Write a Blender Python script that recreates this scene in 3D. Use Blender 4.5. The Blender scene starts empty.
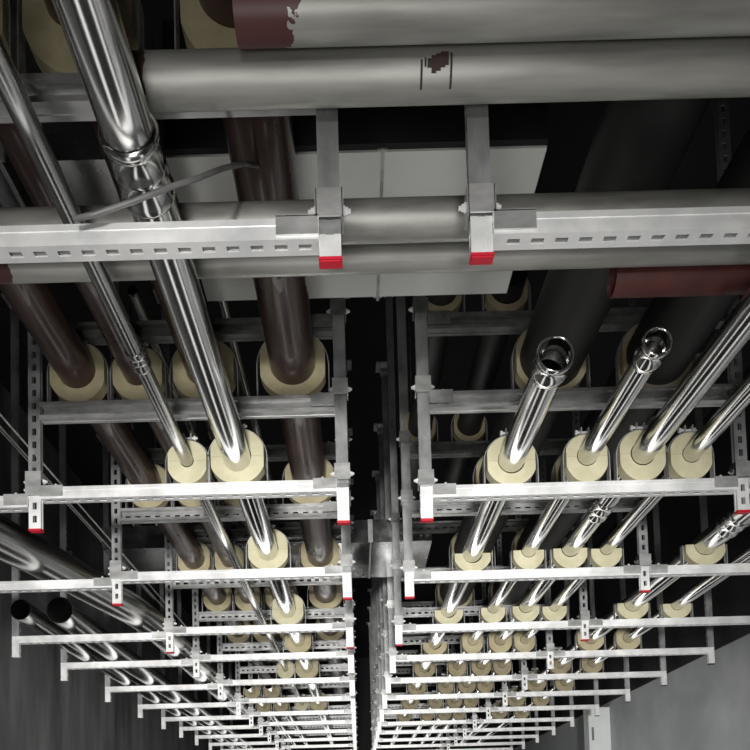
import bpy, math, random
from mathutils import Vector, Matrix
random.seed(7)
scene = bpy.context.scene
C = scene.collection
EYE = 1.6                      # camera height; heights below are given relative to it

# ------------------------------------------------------------------ materials
def new_mat(name):
    m = bpy.data.materials.new(name); m.use_nodes = True
    nt = m.node_tree; b = nt.nodes['Principled BSDF']
    return m, nt, b
def N(nt, t, **kw):
    n = nt.nodes.new(t)
    for k, v in kw.items():
        if k in n.inputs: n.inputs[k].default_value = v
        else: setattr(n, k, v)
    return n
def ramp(nt, src, stops):
    r = nt.nodes.new('ShaderNodeValToRGB'); e = r.color_ramp.elements
    while len(e) < len(stops): e.new(.5)
    for el, (p, c) in zip(e, stops):
        el.position = p; el.color = (c[0], c[1], c[2], 1)
    nt.links.new(src, r.inputs[0]); return r
def noisy(name, c0, c1, metallic=0, rough=(.4, .6), scale=(8, 8, 8), bump=0., detail=4, coat=0, p=(.35, .65)):
    m, nt, b = new_mat(name)
    tc = N(nt, 'ShaderNodeTexCoord'); mp = N(nt, 'ShaderNodeMapping'); mp.inputs['Scale'].default_value = scale
    ge = N(nt, 'ShaderNodeNewGeometry')
    nt.links.new(ge.outputs['Position'], mp.inputs[0])
    nz = N(nt, 'ShaderNodeTexNoise', Scale=1.0, Detail=detail, Roughness=.6); nt.links.new(mp.outputs[0], nz.inputs['Vector'])
    r = ramp(nt, nz.outputs[0], [(p[0], c0), (p[1], c1)]); nt.links.new(r.outputs[0], b.inputs['Base Color'])
    mr = N(nt, 'ShaderNodeMapRange'); mr.inputs['From Min'].default_value = .3; mr.inputs['From Max'].default_value = .7
    mr.inputs['To Min'].default_value = rough[0]; mr.inputs['To Max'].default_value = rough[1]
    nt.links.new(nz.outputs[0], mr.inputs[0]); nt.links.new(mr.outputs[0], b.inputs['Roughness'])
    b.inputs['Metallic'].default_value = metallic
    b.inputs['Coat Weight'].default_value = coat
    if bump:
        bp = N(nt, 'ShaderNodeBump', Strength=bump, Distance=.01); nt.links.new(nz.outputs[0], bp.inputs['Height']); nt.links.new(bp.outputs[0], b.inputs['Normal'])
    return m
M = {}
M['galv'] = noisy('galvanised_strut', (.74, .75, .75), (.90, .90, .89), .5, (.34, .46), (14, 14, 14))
M['galv_dark'] = noisy('galvanised_dull_shaded', (.36, .365, .36), (.58, .58, .575), .6, (.3, .42), (10, 22, 22))  # dull fittings; on the upper bars this darker tone is painted shade
M['galv_post_shade'] = noisy('galvanised_post_shaded', (.19, .20, .20), (.36, .37, .365), .4, (.35, .5), (14, 14, 7))  # upper posts: fading light painted in as a darker zinc tone
M['galv_shade'] = noisy('galvanised_strut_shaded', (.10, .105, .10), (.19, .19, .185), .4, (.4, .55), (22, 22, 22))  # shaded copy of the strut zinc for the top bars
M['foam_deep_shade'] = noisy('cream_foam_deep_shade', (.20, .17, .10), (.29, .25, .155), 0, (.7, .9), (14, 14, 14), .12)  # darkest foam copy, shade painted in for far and top saddles
M['chrome'] = noisy('polished_stainless', (.56, .56, .555), (.70, .70, .69), 1, (.13, .19), (10, 2.2, 10))
M['grey_pipe'] = noisy('dull_steel_pipe', (.30, .30, .295), (.46, .46, .45), 1, (.22, .27), (6, 2, 6))
M['matte_steel'] = noisy('weathered_steel', (.25, .25, .23), (.44, .44, .41), .5, (.38, .6), (5, 22, 22), detail=7)
M['brown'] = noisy('brown_pipe_paint', (.026, .013, .011), (.052, .026, .022), 0, (.25, .42), (9, 5, 9), coat=.2)
M['maroon'] = noisy('maroon_primer', (.055, .014, .012), (.10, .026, .022), 0, (.45, .7), (14, 14, 14))
M['black_pipe'] = noisy('black_pipe_wrap', (.006, .006, .0065), (.014, .0135, .0135), 0, (.45, .65), (6, 4, 6))
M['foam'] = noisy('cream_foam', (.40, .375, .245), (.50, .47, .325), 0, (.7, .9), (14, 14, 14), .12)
M['foam_dim'] = noisy('cream_foam_shaded', (.30, .26, .155), (.40, .355, .225), 0, (.7, .9), (14, 14, 14), .12)  # foam darkened for shade on upper and farther saddles; also used on joint lines
M['red'] = noisy('red_plastic', (.36, .008, .02), (.46, .012, .03), 0, (.35, .5), (10, 10, 10))
M['blackcap'] = noisy('black_plastic', (.02, .02, .02), (.035, .035, .035), 0, (.4, .5), (10, 10, 10))
M['duct'] = noisy('duct_sheet', (.72, .73, .70), (.82, .83, .80), .1, (.35, .5), (3, 3, 3))
M['shiny_duct'] = noisy('shiny_duct_sheet', (.40, .41, .42), (.66, .66, .66), 1, (.15, .3), (6, 3, 6), .2)
M['dark'] = noisy('dark_shade_panel', (.006, .006, .007), (.014, .014, .015), 0, (.75, .9), (2, 2, 2))
M['floor'] = noisy('floor_concrete', (.05, .05, .05), (.08, .08, .078), 0, (.5, .7), (2, 2, 2))
M['cable'] = noisy('grey_cable', (.10, .10, .10), (.17, .17, .165), 0, (.4, .6), (20, 20, 20))
M['cabinet'] = noisy('pale_cabinet', (.56, .59, .58), (.62, .65, .63), 0, (.4, .6), (4, 4, 4))
M['ink'] = noisy('dark_marks', (.03, .02, .018), (.06, .035, .03), 0, (.6, .8), (30, 30, 30))
M['wall_l'] = noisy('streaked_wall', (.05, .05, .052), (.21, .213, .215), 0, (.55, .75), (5, 4.0, .8), .15, 9, p=(.32, .72))
M['wall_r'] = noisy('rendered_wall', (.30, .315, .325), (.43, .445, .455), 0, (.6, .8), (2.2, 1.6, 1.8), .1, 6)

# ------------------------------------------------------------------ mesh builder
class MB:
    def __init__(s): s.v = []; s.f = []; s.sm = []; s.mi = []
    def add(s, vs, fs, smooth=False, mi=0):
        o = len(s.v); s.v += [tuple(v) for v in vs]
        for f in fs: s.f.append(tuple(i + o for i in f)); s.sm.append(smooth); s.mi.append(mi)
        return s
    def box(s, x0, x1, y0, y1, z0, z1, mi=0, B=None):
        vs = [(x, y, z) for x in (x0, x1) for y in (y0, y1) for z in (z0, z1)]
        if B: vs = [B(*v) for v in vs]
        return s.add(vs, [(0, 1, 3, 2), (4, 6, 7, 5), (0, 4, 5, 1), (2, 3, 7, 6), (0, 2, 6, 4), (1, 5, 7, 3)], False, mi)
    def lathe(s, p0, axis, prof, seg=32, smooth=True, close=False, mi=0):
        """prof: list of (t along axis, radius)"""
        a = Vector(axis).normalized(); p0 = Vector(p0)
        h = Vector((0, 0, 1)) if abs(a.z) < .9 else Vector((1, 0, 0))
        u = a.cross(h).normalized(); w = a.cross(u)
        vs = []; n = len(prof)
        for t, r in prof:
            for k in range(seg):
                q = 2 * math.pi * (k + .5) / seg
                vs.append(p0 + a * t + (u * math.cos(q) + w * math.sin(q)) * r)
        fs = []
        for i in range(n - (0 if close else 1)):
            j = (i + 1) % n
            for k in range(seg):
                k2 = (k + 1) % seg
                fs.append((i * seg + k, i * seg + k2, j * seg + k2, j * seg + k))
        return s.add(vs, fs, smooth, mi)
    def tube(s, pts, r, seg=28, wall=.0025):
        """hollow tube swept along a polyline"""
        P = [Vector(p) for p in pts]; rings = []
        for i, p in enumerate(P):
            d = ((P[min(i + 1, len(P) - 1)] - P[max(i - 1, 0)])).normalized()
            h = Vector((0, 0, 1)) if abs(d.z) < .9 else Vector((1, 0, 0))
            u = d.cross(h).normalized(); w = d.cross(u)
            rings.append((p, u, w))
        vs = []; seq = [(i, r) for i in range(len(P))] + [(i, r - wall) for i in reversed(range(len(P)))]
        for i, rr in seq:
            p, u, w = rings[i]
            for k in range(seg):
                q = 2 * math.pi * k / seg
                vs.append(p + (u * math.cos(q) + w * math.sin(q)) * rr)
        fs = []; n = len(seq)
        for i in range(n):
            j = (i + 1) % n
            for k in range(seg):
                k2 = (k + 1) % seg
                fs.append((i * seg + k, j * seg + k, j * seg + k2, i * seg + k2))
        return s.add(vs, fs, True)
    def build(s, name, mats, parent=None, fix=True):
        me = bpy.data.meshes.new(name); me.from_pydata(s.v, [], s.f)
        me.polygons.foreach_set('use_smooth', s.sm); me.polygons.foreach_set('material_index', s.mi)
        if not isinstance(mats, (list, tuple)): mats = [mats]
        for m in mats: me.materials.append(m)
        if fix:
            import bmesh
            bm = bmesh.new(); bm.from_mesh(me); bmesh.ops.recalc_face_normals(bm, faces=bm.faces); bm.to_mesh(me); bm.free()
        me.update()
        o = bpy.data.objects.new(name, me); C.objects.link(o)
        if parent: o.parent = parent
        return o
def sharp(o, ang=35):
    o.data.set_sharp_from_angle(angle=math.radians(ang)); return o
def tag(o, label=None, cat=None, group=None, kind=None):
    if label: o['label'] = label
    if cat: o['category'] = cat
    if group: o['group'] = group
    if kind: o['kind'] = kind
    return o
def empty(name, loc):
    o = bpy.data.objects.new(name, None); o.empty_display_size = .05; o.location = loc; C.objects.link(o); return o
def copy_tree(o, parent=None):
    c = o.copy(); C.objects.link(c)
    if parent: c.parent = parent
    for ch in [x for x in o.children]:
        copy_tree(ch, c)
    return c
def W(x, y, z): return (x, y, z + EYE)

# ------------------------------------------------------------------ strut channel
ST = .036
HU = .025                      # half height of the upper bars
def strut(mb, p0, L, a, u, v, slots=True, pitch=.04, slot=.021, mi=0, hu=.018, hv=.018):
    """C channel from p0 (centre of the section) along a; web on the -v side, open on +v"""
    p0 = Vector(p0); a = Vector(a); u = Vector(u); v = Vector(v); t = .0025
    B = lambda x, y, z: p0 + a * x + u * y + v * z
    g = .0013; ld = hv * .62
    for sgn in (-1, 1):
        def bx(u0, u1, v0, v1):
            mb.box(0, L, min(u0 * sgn, u1 * sgn), max(u0 * sgn, u1 * sgn), v0, v1, mi, B)
        bx(hu - t, hu, -hv, -hv + ld)            # flange land
        bx(hu - t - g, hu - g, -hv + ld, hv - ld)   # recessed rib
        bx(hu - t, hu, hv - ld, hv)              # flange land
        bx(hu - .0105, hu - t, hv - t, hv)         # lip
        bx(hu - .0105, hu - .0105 + t, hv - .009, hv - t)
        bx(.006, hu - t, -hv, -hv + t)            # web beside the slots
    if not slots:
        mb.box(0, L, -.006, .006, -hv, -hv + t, mi, B)
    else:
        n = max(1, int(L / pitch)); off = (L - n * pitch) / 2; e = 0
        for i in range(n):
            c = off + (i + .5) * pitch
            mb.box(e, c - slot / 2, -.006, .006, -hv, -hv + t, mi, B); e = c + slot / 2
        mb.box(e, L, -.006, .006, -hv, -hv + t, mi, B)
X_, Y_, Z_ = (1, 0, 0), (0, 1, 0), (0, 0, 1)
TOP = 2.8
PD = .0098                     # half depth of the posts
def hexbolt(parent, p, axis, r=.0065, h=.012, mat='galv'):
    m = MB(); m.lathe(p, axis, [(0, .0001), (0, r * 1.35), (.0025, r * 1.35), (.0025, r), (h * .6, r), (h * .6, .004), (h, .004), (h, .0001)], 6, False)
    return m.build('bolt', M[mat], parent)
def cap(parent, x, z, mat):
    m = MB(); h = ST / 2 + .0015
    d = PD + .0015
    m.box(x - h, x + h, -d, d, z - .0025, z + .002)
    m.box(x - h + .003, x + h - .003, -d + .003, d - .003, z - .0045, z - .0025)
    return m.build('end_cap', M[mat], parent)

def make_rack(posts, bars, zcap, captops):
    """posts: (x, facing, bottom_offset); bars: (x0, x1, z, style)"""
    root = empty('pipe_rack', (0, 0, EYE))
    for i, (x, face) in enumerate(posts):
        zj = bars[0][2] + .02
        for part, za, zb, mt_ in (('post', zj, TOP, 'galv_post_shade'), ('post_foot', zcap, zj, 'galv')):  # post darker than its foot: light falloff put into the colour
            m = MB()
            if face == 'front': strut(m, (x, 0, za), zb - za, Z_, X_, Y_, hv=PD)
            else:
                sg = 1 if face == 'right' else -1
                strut(m, (x, 0, za), zb - za, Z_, (0, 1, 0), (-sg, 0, 0), hu=PD)
            m.build(part, M[mt_], root)
        c = cap(root, x, zcap, captops[i])
        fl = MB(); fl.box(x - .05, x + .05, -.05, .05, TOP - .008, TOP + .002); fl.box(x - .024, x + .024, -.024, .024, TOP - .05, TOP - .008)
        fl.build('ceiling_plate', M['galv_dark'], root)
    for (x0, x1, z, style, joints) in bars:
        m = MB()
        if style == 'low': strut(m, (x0, 0, z), x1 - x0, X_, (0, -1, 0), Z_)
        else: strut(m, (x0, 0, z), x1 - x0, X_, Z_, (0, -1, 0), hu=HU)
        m.build('crossbar', M['galv' if style == 'low' else ('galv_dark' if z < 1.4 else 'galv_shade')], root)  # higher bars take darker zinc, painting the light falloff
        for (jx, side) in joints:          # side: direction in which the bar runs from the post
            b = MB(); h = ST / 2 if style == 'low' else HU; w = ST / 2; mat = M['galv' if style == 'low' else ('galv_dark' if z < 1.4 else 'galv_shade')]
            # saddle round the post just above the bar and a plate lying along the bar
            b.box(jx - w - .004, jx + w + .004, -w - .0035, -w - .0005, z + h, z + h + .048)
            for q in (-1, 1):
                b.box(jx + q * (w + .004) - .0015, jx + q * (w + .004) + .0015, -w - .0035, w, z + h, z + h + .048)
            xa, xb = sorted((jx + side * (w + .001), jx + side * (w + .07)))
            b.box(xa, xb, -w - .0035, -w - .0005, z - .012, z + h + .002)
            b.box(xa, xb, -w - .0035, w, z + h + .0005, z + h + .0035)
            br = b.build('bracket', M['galv_dark'] if style == 'low' else mat, root)
            for q in (-1, 1):
                hexbolt(br, (jx + q * (w + .0055), 0, z + h + .024), (q, 0, 0))
            hexbolt(br, (jx + side * (w + .042), 0, z + h + .0035), (0, 0, 1), .006, .012)
    return root

FL, ML, AL, AR, MR, FR = -1.735, -.945, -.022, .228, 1.175, 2.142
h = ST / 2
ZL, ZR, ZU, ZT = 1.012, .985, 1.266, 1.51
def left_rack(zcap, zl, zu, zt, capc):
    return make_rack([(FL, 'right'), (ML, 'front'), (AL, 'right')],
        [(FL + h, ML - h, zl - .024, 'low', [(ML, -1)]), (ML + h, AL - h, zl, 'low', [(ML, 1), (AL, -1)]),
         (ML + h, AL - h, zu, 'up', [(AL, -1)]), (ML + h, AL - h, zt, 'up', [(AL, -1)])], zcap, capc)
def right_rack(zcap, zl, zu, zt, capc):
    return make_rack([(AR, 'left'), (MR, 'front'), (FR, 'left')],
        [(AR + h, MR - h, zl, 'low', [(AR, 1), (MR, -1)]), (MR + h, FR - h, zl, 'low', [(MR, 1)]),
         (AR + h, MR - h, zu, 'up', [(AR, 1)]), (AR + h, MR - h, zt, 'up', [(AR, 1)])], zcap, capc)
YL = [1.20, 2.21, 2.97, 3.81, 4.44, 5.22, 6.00, 6.72, 7.39, 8.10, 8.85, 9.60, 10.35]
YR = [1.20, 2.21, 2.98, 3.78, 4.47, 5.17, 5.87, 6.63, 7.41, 8.12, 8.87, 9.62, 10.37]
ORD = ['front', 'second', 'third', 'fourth', 'fifth', 'sixth', 'seventh', 'eighth', 'ninth', 'tenth', 'eleventh', 'twelfth', 'farthest']
red3 = ['galv', 'red', 'red']
lp = {0: left_rack(.931, .976, 1.230, 1.52, red3), 1: left_rack(.905, ZL, ZU, ZT, red3), 4: left_rack(.905, ZL, ZU, ZT, ['galv', 'galv', 'galv'])}
rp = {0: right_rack(.931, .976, 1.252, 1.52, ['red', 'red', 'blackcap']), 1: right_rack(.905, ZR, ZU, ZT, ['red', 'red', 'blackcap']), 4: right_rack(.905, ZR, ZU, ZT, ['galv', 'galv', 'blackcap'])}
def place(protos, ys, side):
    for i, y in enumerate(ys):
        k = 0 if i == 0 else (1 if i < 4 else 4)
        r = protos[k] if i in protos else copy_tree(protos[k])
        r.location.y = y
        lab = f'{ORD[i]} galvanised strut rack {side} of the dark aisle' + {0: ', beside the weathered cross pipes', 1: ', red caps on its posts', 2: ', red caps on its posts'}.get(i, ', counted from the cross pipes')
        tag(r, lab, 'pipe rack', f'strut pipe racks on the {side} side of the aisle')
place(lp, YL, 'left'); place(rp, YR, 'right')

# ------------------------------------------------------------------ saddles (foam pipe supports)
def saddle(rx, ry, rz, r, hole, drop, label, group, half=False, mat='foam', strap=True, depth=.038):
    """foam block round a pipe whose axis passes (rx, rz); flat bottom at rz-drop"""
    root = empty('pipe_saddle', W(rx, ry, rz - drop))
    n = 48; outer = []; inner = []
    clip = .93 * r; hole = hole + .0003
    for k in range(n + 1):
        q = (math.pi + math.pi * k / n) if half else (2 * math.pi * k / n)
        c, s_ = math.cos(q), math.sin(q)
        zz = s_ * max(r, drop * 1.04) if s_ < 0 else s_ * r
        outer.append((max(-clip, min(clip, c * r)), max(-drop, min(r * .985, zz)) + drop))
        inner.append((c * hole, s_ * hole + drop))
    if not half: outer = outer[:-1]; inner = inner[:-1]
    m = MB(); k = len(outer); vs = []
    for y in (-depth / 2, depth / 2):
        vs += [(x, y, z) for x, z in outer] + [(x, y, z) for x, z in inner]
    fs = []
    rng = range(k - 1) if half else range(k)
    for i in rng:
        j = (i + 1) % k
        fs += [(i, j, k + j, k + i), (2 * k + i, 3 * k + i, 3 * k + j, 2 * k + j), (i, 2 * k + i, 2 * k + j, j), (k + i, k + j, 3 * k + j, 3 * k + i)]
    if half:
        for e in (0, k - 1): fs.append((e, k + e, 3 * k + e, 2 * k + e))
    m.add(vs, fs)
    m.build('foam_block', M[mat], root)
    if not half:                                     # joint line between the two foam halves
        for sg in (-1, 1):
            sm_ = MB(); a, b = sorted((sg * (hole + .001), sg * (clip - .001))); sm_.box(a, b, -depth / 2 - .0006, -depth / 2 + .001, drop - .0006, drop + .0006)
            sm_.build('joint_line', M['foam_dim'], root)
    if strap:
        t = .0025; w = .013; R = r + .002; sb = MB(); path = [(-R, 0)]
        if half: path = [(-R, drop), (-R, 0), (R, 0), (R, drop)]
        else:
            path += [(-R * math.cos(math.pi * i / 16), drop + R * math.sin(math.pi * i / 16)) for i in range(17)]
        paths = [path + ([] if half else [(R, 0)])]
        for pth in paths:
            nn = len(pth); vv = []
            for i, (x, z) in enumerate(pth):
                d = math.hypot(x, max(0, z - drop)) or 1
                nx, nz = (x / abs(x), 0) if z <= drop else (x / d, (z - drop) / d)
                for (ox, y) in ((0, -w), (0, w), (t, w), (t, -w)): vv.append((x + nx * ox, y, z + nz * ox))
            ff = []
            for i in range(nn - 1):
                for q in range(4): ff.append((i * 4 + q, i * 4 + (q + 1) % 4, i * 4 + 4 + (q + 1) % 4, i * 4 + 4 + q))
            ff += [(0, 1, 2, 3), tuple((nn - 1) * 4 + q for q in (3, 2, 1, 0))]
            sb.add(vv, ff)
        if not half:
            for sg in (-1, 1): sb.box(sg * .011 - .0015, sg * .011 + .0015, -w, w, drop + r, drop + r + .026)
        st = sb.build('strap', M['galv_dark'], root)
        if not half:
            bm_ = MB(); bm_.lathe((-.027, 0, drop + r + .016), X_, [(0, .0001), (0, .0075), (.007, .0075), (.007, .0035), (.045, .0035), (.045, .0075), (.05, .0075), (.05, .0035), (.056, .0035), (.056, .0001)], 8, False)
            bm_.build('bolt', M['galv'], st)
    tag(root, label, 'pipe saddle', group)
    return root

# pipes that run along the aisle: name -> (x, z, radius, saddle radius)
UPL = {'leftmost': (-.812, 1.385, .056, .088), 'second from left': (-.63, 1.375, .042, .08), 'third from left': (-.432, 1.38, .052, .098), 'rightmost': (-.163, 1.39, .068, .105)}
for i, y in enumerate(YL[:6]):
    zt = (1.230 if i == 0 else ZU) + HU
    for nm, (x, z, r, R) in UPL.items():
        if i == 0 and nm in ('leftmost',): continue
        xx = x
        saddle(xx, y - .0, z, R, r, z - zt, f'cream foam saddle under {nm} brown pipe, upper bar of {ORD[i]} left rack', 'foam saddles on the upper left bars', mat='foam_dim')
for i, y in enumerate(YL[:8]):
    if i == 0: continue
    zt = ZL + h
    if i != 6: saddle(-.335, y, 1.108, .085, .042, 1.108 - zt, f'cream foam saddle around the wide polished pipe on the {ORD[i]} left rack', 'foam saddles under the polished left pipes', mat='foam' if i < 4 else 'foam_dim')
    if i in (1, 5, 7):
        saddle(-.485, y, 1.098, .062, .02, 1.098 - zt, f'small cream foam saddle holding the thin steel pipe on the {ORD[i]} left rack', 'foam saddles under the polished left pipes')
    if 6 <= i < 8:
        for nm, xx in (('outer', -.83), ('inner', -.67)):
            saddle(xx, y, 1.09, .068, .03, 1.09 - zt, f'dim foam saddle under the {nm} short pipe on the {ORD[i]} left rack', 'foam saddles under the short left pipes', mat='foam_deep_shade')
LOR = {'first': (.484, 1.073, .040, .077), 'second': (.710, 1.080, .030, .066), 'third': (.877, 1.083, .036, .073), 'fourth': (1.022, 1.078, .027, .066), 'fifth': (1.42, 1.085, .045, .085), 'sixth': (1.645, 1.075, .034, .077)}
for i, y in enumerate(YR[:9]):
    if i == 0: continue
    zt = ZR + h
    for nm, (x, z, r, R) in LOR.items():
        if i == 1 and nm in ('fifth', 'sixth'): continue
        if i == 2 and nm == 'sixth': continue
        half = i == 2 or (i == 3 and nm in ('first', 'second', 'third', 'fourth', 'fifth')) or (i == 3) or (i == 4 and nm == 'first')
        kind = 'half-round cream foam saddle' if half else 'round cream foam saddle'
        saddle(x, y, z, R, r, z - zt, f'{kind} under {nm} polished pipe from aisle, {ORD[i]} right rack', 'foam saddles under the polished right pipes', half=half, mat='foam' if i < 4 else ('foam_dim' if i < 5 else 'foam_deep_shade'))
UPR = {'left': (.615, 1.385, .094, .112), 'right': (.935, 1.385, .094, .112)}
for i, y in enumerate(YR[:5]):
    zt = (1.252 if i == 0 else ZU) + HU
    for nm, (x, z, r, R) in UPR.items():
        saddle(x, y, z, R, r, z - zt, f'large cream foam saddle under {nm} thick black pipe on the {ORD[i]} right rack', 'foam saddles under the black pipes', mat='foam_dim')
TPR = {'left': (.24, 1.605, .035, .033), 'right': (.44, 1.605, .035, .033)}
for i in (1, 2):
    for nm, (x, z, r, R) in TPR.items():
        saddle(x + (.05 if nm == 'left' else .05), YR[i], z, R + .035, r + .015, z - ZT - HU, f'dim foam saddle round {nm} dark pipe, top bar of {ORD[i]} right rack', 'foam saddles on the top right bars', mat='foam_deep_shade')

# ------------------------------------------------------------------ pipes
def press_profile(r, L=.12, sgn=1):
    k = [(0, r + .0005), (.002, r + .006), (.010, r + .009), (.018, r + .006), (.022, r + .0035), (L * .45, r + .0035), (L * .48, r + .006), (L * .52, r + .006), (L * .55, r + .0035), (L - .022, r + .0035), (L - .018, r + .006), (L - .010, r + .009), (L - .002, r + .006), (L, r + .0005)]
    return [(t, r + (q - r) * (.85 if r > .04 and L > .12 and r < .0415 else .48)) for t, q in k]
def pipe(pts, r, mat, label, cat='pipe', group=None, name='steel_pipe', couplings=(), mouth=False):
    m = MB(); m.tube([W(*p) for p in pts], r, 36)
    o = sharp(m.build(name, M[mat] if isinstance(mat, str) else mat))
    tag(o, label, cat, group)
    d = (Vector(pts[1]) - Vector(pts[0])).normalized()
    for y in couplings:
        x = pts[0][0]; z = pts[0][2]
        c = MB(); c.lathe(W(x, y, z), Y_, press_profile(r, .125 if r > .03 else .07), 40)
        c.build('coupling', M[mat], o)
    if mouth:
        x, y, z = pts[0]; c = MB()
        c.lathe(W(x, y - .075, z), Y_, [(.0, r - .001), (-.004, r + .002), (-.004, r + .004), (.0, r + .006), (.005, r + .0065), (.010, r + .0055), (.014, r + .002), (.043, r + .002), (.048, r + .005), (.054, r + .006), (.060, r + .005), (.068, r + .002), (.076, r + .0005),
                (.076, r - .0018), (.04, r - .0018), (.038, r - .004), (.034, r - .004), (.032, r + .0005), (.004, r + .0005)], 40, close=True)
        c.build('socket', M[mat], o)
    return o
# left
pipe([(-.335, .30, 1.100), (-.335, 10.6, 1.108)], .041, 'chrome', 'wide polished pipe running over the left racks, with a large press coupling', couplings=(1.125,))
lm = bpy.data.objects.get('coupling')
pipe([(-.485, .40, 1.098), (-.485, 7.3, 1.098)], .019, 'grey_pipe', 'thin dull steel pipe running beside the wide polished pipe on the left racks', couplings=(1.66,))
for nm, (x, z, r, R) in UPL.items():
    pipe([(x, .45, z), (x, 8.0, z)], r, 'brown', f'{nm} brown painted pipe on the upper left bars', group='brown painted pipes on the upper left bars')
for nm, x in (('outer', -.83), ('inner', -.67)):
    pipe([(x, 5.75, 1.09), (x, 10.5, 1.09)], .03, 'chrome', f'{nm} short polished pipe starting low on the far left racks')
pipe([(-1.46, 2.2, 1.108), (-1.265, 2.97, 1.108), (-1.115, 3.70, 1.108), (-1.085, 3.95, 1.104), (-1.07, 4.3, 1.095), (-1.065, 7.0, 1.088)], .077, 'grey_pipe', 'thick grey pipe slanting inwards across the outer bars of the left racks')
pipe([(-1.645, 3.66, 1.104), (-1.60, 4.4, 1.062), (-1.60, 10.5, 1.062)], .053, 'grey_pipe', 'outer open-ended grey pipe nearest the left wall', name='open_pipe')
pipe([(-1.452, 3.66, 1.096), (-1.44, 4.4, 1.076), (-1.435, 10.5, 1.076)], .067, 'grey_pipe', 'inner, wider open-ended grey pipe beside the left wall', name='open_pipe')
for nm, x, z in (('left', -.63, 1.60), ('right', -.372, 1.60)):
    pipe([(x, 2.15, z), (x, 3.75, z)], .016, 'grey_pipe', f'{nm} thin steel pipe high under the ceiling above the brown pipes')
# right
YM1, YM2 = 1.76, 1.735
pipe([(.484, YM1, 1.073), (.470, 10.6, 1.073)], .0385, 'chrome', 'polished pipe with a wide open mouth, nearest the aisle on the right', name='open_pipe', mouth=True)
pipe([(.710, YM2, 1.080), (.710, 10.6, 1.080)], .029, 'chrome', 'narrower polished pipe with an open mouth, second from the aisle on the right', name='open_pipe', mouth=True)
pipe([(.877, .6, 1.083), (.877, 10.6, 1.083)], .0345, 'chrome', 'polished pipe third from the aisle on the right, running past the two open mouths', couplings=(2.50,))
pipe([(1.022, .6, 1.078), (1.022, 10.6, 1.078)], .026, 'chrome', 'thin polished pipe fourth from the aisle on the right')
pipe([(1.42, 2.3, 1.085), (1.42, 10.6, 1.085)], .044, 'chrome', 'wide polished pipe with coupling, just beyond the slotted posts on the right', couplings=(2.66,))
pipe([(1.645, 2.3, 1.075), (1.645, 10.6, 1.075)], .033, 'chrome', 'outermost polished pipe on the right, closest to the right wall')
for nm, (x, z, r, R) in UPR.items():
    pipe([(x, .8, z), (x, 7.5, z)], r, 'black_pipe', f'{nm} thick black wrapped pipe above the polished right pipes')
for nm, (x, z, r, R) in TPR.items():
    pipe([(x + .05, 2.12, z), (x + .05, 3.74, z)], r + .013, 'black_pipe', f'{nm} dark pipe high on the top bar of the right racks')
# cross pipes, painted end patch on the front one
def patch_paint(name, base, x_edge, side, color=(.075, .02, .017), ragged=.03, second=None):
    m, nt, b = new_mat(name)
    ge = N(nt, 'ShaderNodeNewGeometry'); sp = N(nt, 'ShaderNodeSeparateXYZ'); nt.links.new(ge.outputs['Position'], sp.inputs[0])
    nz = N(nt, 'ShaderNodeTexNoise', Scale=38, Detail=5); nt.links.new(ge.outputs['Position'], nz.inputs['Vector'])
    ma = N(nt, 'ShaderNodeMath', operation='MULTIPLY_ADD'); nt.links.new(nz.outputs[0], ma.inputs[0]); ma.inputs[1].default_value = ragged * 2; nt.links.new(sp.outputs[0], ma.inputs[2])
    lt = N(nt, 'ShaderNodeMath', operation='LESS_THAN'); nt.links.new(ma.outputs[0], lt.inputs[0]); lt.inputs[1].default_value = x_edge + ragged
    mp = N(nt, 'ShaderNodeMapping'); mp.inputs['Scale'].default_value = (3, 26, 26); nt.links.new(ge.outputs['Position'], mp.inputs[0])
    n2 = N(nt, 'ShaderNodeTexNoise', Scale=1, Detail=5); nt.links.new(mp.outputs[0], n2.inputs['Vector'])
    r = ramp(nt, n2.outputs[0], [(.35, (.25, .25, .23)), (.65, (.44, .44, .41))])
    mx = N(nt, 'ShaderNodeMix', data_type='RGBA'); nt.links.new(lt.outputs[0], mx.inputs['Factor']); nt.links.new(r.outputs[0], mx.inputs['A']); mx.inputs['B'].default_value = (*color, 1)
    nt.links.new(mx.outputs['Result'], b.inputs['Base Color'])
    iv = N(nt, 'ShaderNodeMath', operation='MULTIPLY_ADD'); nt.links.new(lt.outputs[0], iv.inputs[0]); iv.inputs[1].default_value = -.5; iv.inputs[2].default_value = .5
    nt.links.new(iv.outputs[0], b.inputs['Metallic']); b.inputs['Roughness'].default_value = .5
    return m
M['p1'] = patch_paint('steel_maroon_end', None, -.062, 1, ragged=.05)
M['p2'] = patch_paint('steel_rusty_end', None, -.305, 1, (.05, .03, .022), .02)
M['p4'] = patch_paint('steel_maroon_left', None, -.71, 1, (.06, .02, .017), .02)
pipe([(-.15, 1.050, 1.202), (1.6, 1.050, 1.202)], .040, M['p1'], 'frontmost weathered cross pipe, one end smeared with maroon paint', name='cross_pipe')
P2 = pipe([(-.325, 1.136, 1.186), (1.6, 1.136, 1.186)], .0365, M['p2'], 'weathered grey cross pipe with two dark drip marks, behind the frontmost one', name='cross_pipe')
pipe([(-1.4, 1.44, 1.200), (1.6, 1.44, 1.200)], .037, 'matte_steel', 'weathered cross pipe directly behind the bar of the front racks', name='cross_pipe')
pipe([(-1.4, 1.552, 1.214), (1.8, 1.552, 1.214)], .031, M['p4'], 'narrower weathered cross pipe passing behind the two red caps', name='cross_pipe')
pipe([(.60, 1.628, 1.206), (1.8, 1.628, 1.206)], .036, 'maroon', 'maroon painted cross pipe beneath the thick black pipes', name='cross_pipe')
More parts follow.
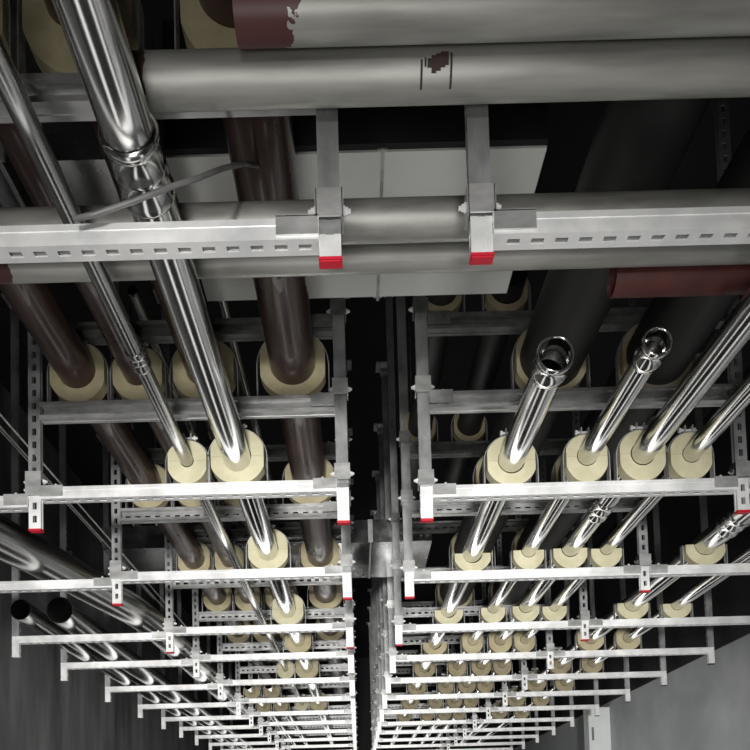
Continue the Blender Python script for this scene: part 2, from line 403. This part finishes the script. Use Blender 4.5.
# drip marks on P2: thin curved strips hugging the lower front of the pipe
def marks():
    m = MB(); yc, zc, R = 1.136, 1.186 + EYE, .0368
    def strip(x, w, a0, a1):
        n = 8; vs = []
        for i in range(n + 1):
            a = math.radians(a0 + (a1 - a0) * i / n)
            for dx in (-w / 2, w / 2): vs.append((x + dx, yc - R * math.cos(a), zc - R * math.sin(a)))
        m.add(vs, [(2 * i, 2 * i + 1, 2 * i + 3, 2 * i + 2) for i in range(n)])
    strip(.128, .0035, 18, 74); strip(.174, .0035, 5, 74)
    for x, w, a0, a1 in ((.1405, .007, 16, 34), (.147, .0075, 10, 44), (.154, .0075, 6, 40), (.161, .0075, 2, 34), (.167, .006, 2, 30), (.134, .003, 14, 32)): strip(x, w, a0, a1)
    m.build('drip_marks', M['ink'], P2, fix=False)
marks()

# ------------------------------------------------------------------ ducts, cable, conduits
def duct(name, x0, x1, y0, y1, z, hgt, mat, seams, label):
    m = MB(); m.box(x0, x1, y0, y1, EYE + z, EYE + z + hgt)
    o = m.build(name, M[mat]); tag(o, label, 'duct')
    for s_ in seams:
        f = MB(); t = .012
        f.box(s_ - .004, s_ + .004, y0 - t, y1 + t, EYE + z - .004, EYE + z)
        f.box(s_ - .012, s_ + .012, y0 - .006, y0, EYE + z, EYE + z + hgt); f.box(s_ - .012, s_ + .012, y1, y1 + .006, EYE + z, EYE + z + hgt)
        f.build('seam_flange', M['galv_dark'], o)
    for xr in (x0 + .15, x1 - .08):
        for yr in (y0 + .05, y1 - .05):
            q = MB(); q.lathe((xr, yr, EYE + z + hgt - .005), Z_, [(0, .0001), (0, .005), (TOP - z - hgt + .006, .005), (TOP - z - hgt + .006, .0001)], 10); q.build('hanger_rod', M['galv_dark'], o)
    return o
d1 = duct('air_duct', -.40, .47, 1.64, 2.11, 1.53, .3, 'duct', (.095,), 'pale flat air duct crossing above the brown pipes behind the front racks')
m = MB(); m.box(-.40, .47, 1.622, 1.638, EYE + 1.534, EYE + 1.84); m.build('shade_panel', M['dark'], d1)  # dark panel added to paint the duct's front face as shaded
duct('air_duct', -1.05, -.43, 1.64, 1.88, 1.53, .3, 'shiny_duct', (-.78,), 'short dull metal duct section above the left brown pipes, before the racks')
duct('air_duct', -1.3, .42, 3.845, 4.40, 1.465, .12, 'shiny_duct', (-.9, .1), 'shiny metal duct crossing the aisle behind the fourth racks')
cb = MB(); cb.tube([W(-.43, 1.15, .975), W(-.395, 1.15, .982), W(-.33, 1.15, 1.003), W(-.275, 1.15, 1.024), W(-.235, 1.17, 1.055), W(-.205, 1.24, 1.135), W(-.182, 1.34, 1.235), W(-.168, 1.44, 1.322)], .0045, 12)
tag(cb.build('cable', M['cable']), 'thin grey cable slung across in front of the wide polished pipe above the front bar', 'cable')
for nm, x0, z0, x1, z1 in (('upper', -1.40, 1.62, -1.40, 1.62), ('middle', -1.25, 1.46, -1.25, 1.46), ('lower', -1.08, 1.30, -1.08, 1.30)):
    pipe([(x0, 1.8, z0), (x1, 5.2, z1)], .004, 'galv_dark', f'{nm} thin steel conduit rod high at the far left', name='conduit_rod')
# device on the left wall
dv = empty('wall_light', (-2.14, 5.5, EYE + 2.0))
m = MB(); m.box(0, .10, -.12, .12, -.05, .05); m.box(0, .03, -.14, .14, -.07, .07); m.build('housing', M['cable'], dv)
for q in (-.07, .07):
    m = MB(); m.lathe((.07, q, -.05), (0.3, -.3, -1), [(0, .0001), (0, .03), (.06, .045), (.065, .045), (.065, .0001)], 20); m.build('lamp_head', M['galv_dark'], dv)
tag(dv, 'small dark twin-headed light unit high on the left wall', 'light')

# pale cabinet on the right wall
cab = empty('wall_cabinet', (2.53, 7.44, 0))
m = MB(); m.box(-.215, 0, 0, .16, .25, EYE + 1.10); m.build('cabinet_body', M['cabinet'], cab)
for (z0, z1) in ((EYE + .97, EYE + 1.09), (EYE + .73, EYE + .96), (EYE + .2, EYE + .72), (.26, EYE + .19)):
    m = MB(); m.box(-.205, -.008, -.008, 0, z0, z1 - .006); d = m.build('cabinet_panel', M['cabinet'], cab)
m = MB(); m.box(-.19, -.17, -.016, -.008, EYE + .77, EYE + .90); m.build('latch', M['cable'], cab)
tag(cab, 'tall narrow pale grey cabinet against the far part of the right wall', 'cabinet')

# ------------------------------------------------------------------ setting
def struct(name, mb, mat): return tag(mb.build(name, mat), kind='structure')
XW0, XW1, Y0, Y1, ZC = -2.15, 2.53, -5.2, 12.5, EYE + TOP
m = MB(); m.box(XW0 - .2, XW1 + .2, Y0 - .2, Y1 + .2, -.1, 0); struct('floor', m, M['floor'])
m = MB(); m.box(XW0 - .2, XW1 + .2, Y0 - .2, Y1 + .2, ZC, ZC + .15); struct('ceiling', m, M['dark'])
m = MB(); m.box(XW0 - .2, XW0, Y0, Y1, 0, ZC); struct('wall_left', m, M['wall_l'])
m = MB(); m.box(XW1, XW1 + .2, Y0, Y1, 0, EYE + 1.15); struct('wall_right', m, M['wall_r'])
m = MB(); m.box(XW1 - .015, XW1 + .2, Y0, Y1, EYE + 1.15, ZC); struct('trim_1', m, M['dark'])
m = MB(); m.box(XW0, XW1, Y1, Y1 + .2, 0, ZC); struct('wall_back', m, M['dark'])
m = MB(); m.box(XW0, XW1, Y0 - .2, Y0, 0, ZC); struct('wall_front', m, M['dark'])

# ------------------------------------------------------------------ lights
def area(name, loc, rot, sx, sy, e, col=(1, .98, .95)):
    l = bpy.data.lights.new(name, 'AREA'); l.shape = 'RECTANGLE'; l.size = sx; l.size_y = sy; l.energy = e; l.color = col
    o = bpy.data.objects.new(name, l); o.location = loc; o.rotation_euler = rot; C.objects.link(o); return o
R = math.radians
l = bpy.data.lights.new('site_lamp', 'SPOT'); l.energy = 2700; l.spot_size = R(58); l.spot_blend = .4; l.shadow_soft_size = .22; l.color = (1, .985, .96)
o = bpy.data.objects.new('site_lamp', l); o.location = (-.1, -3.5, EYE - .6); o.rotation_euler = (R(90 - 8), 0, 0); C.objects.link(o)
area('front_fill', (-.2, -.7, 1.1), (R(125), 0, 0), .5, .35, 17)  # unseen fill added to brighten the front racks and cross pipes
area('wall_fill', (1.2, 5.6, .4), (R(90), 0, R(-90 + 14)), 3.0, .3, 26)  # unseen fill added to brighten the right wall
area('strip_fill_left', (-.75, 4.2, .75), (R(180), 0, 0), .4, 8.0, 12)  # unseen strip fills added below the view, lighting undersides and pipe highlights
area('strip_fill_right', (1.0, 4.2, .75), (R(180), 0, 0), .4, 8.0, 11)
w = bpy.data.worlds.new('dark'); scene.world = w; w.use_nodes = True
w.node_tree.nodes['Background'].inputs[0].default_value = (.01, .01, .011, 1)

# ------------------------------------------------------------------ camera
cam = bpy.data.cameras.new('camera'); co = bpy.data.objects.new('camera', cam); C.objects.link(co); scene.camera = co
pitch, roll = .04816, .02659
fw = Vector((0, math.cos(pitch), math.sin(pitch))); up = Vector((0, -math.sin(pitch), math.cos(pitch))); rt = Vector((1, 0, 0))
cr, sr = math.cos(roll), math.sin(roll)
r2 = rt * cr - up * sr; u2 = rt * sr + up * cr
mt = Matrix((r2, u2, -fw)).transposed().to_4x4(); mt.translation = (0, 0, EYE); co.matrix_world = mt
cam.sensor_width = 36; cam.lens = 36; cam.shift_x = (375 - 358.02) / 750; cam.shift_y = (787.96 - 375) / 750
cam.clip_start = .02; cam.clip_end = 60
scene.view_settings.view_transform = 'Standard'
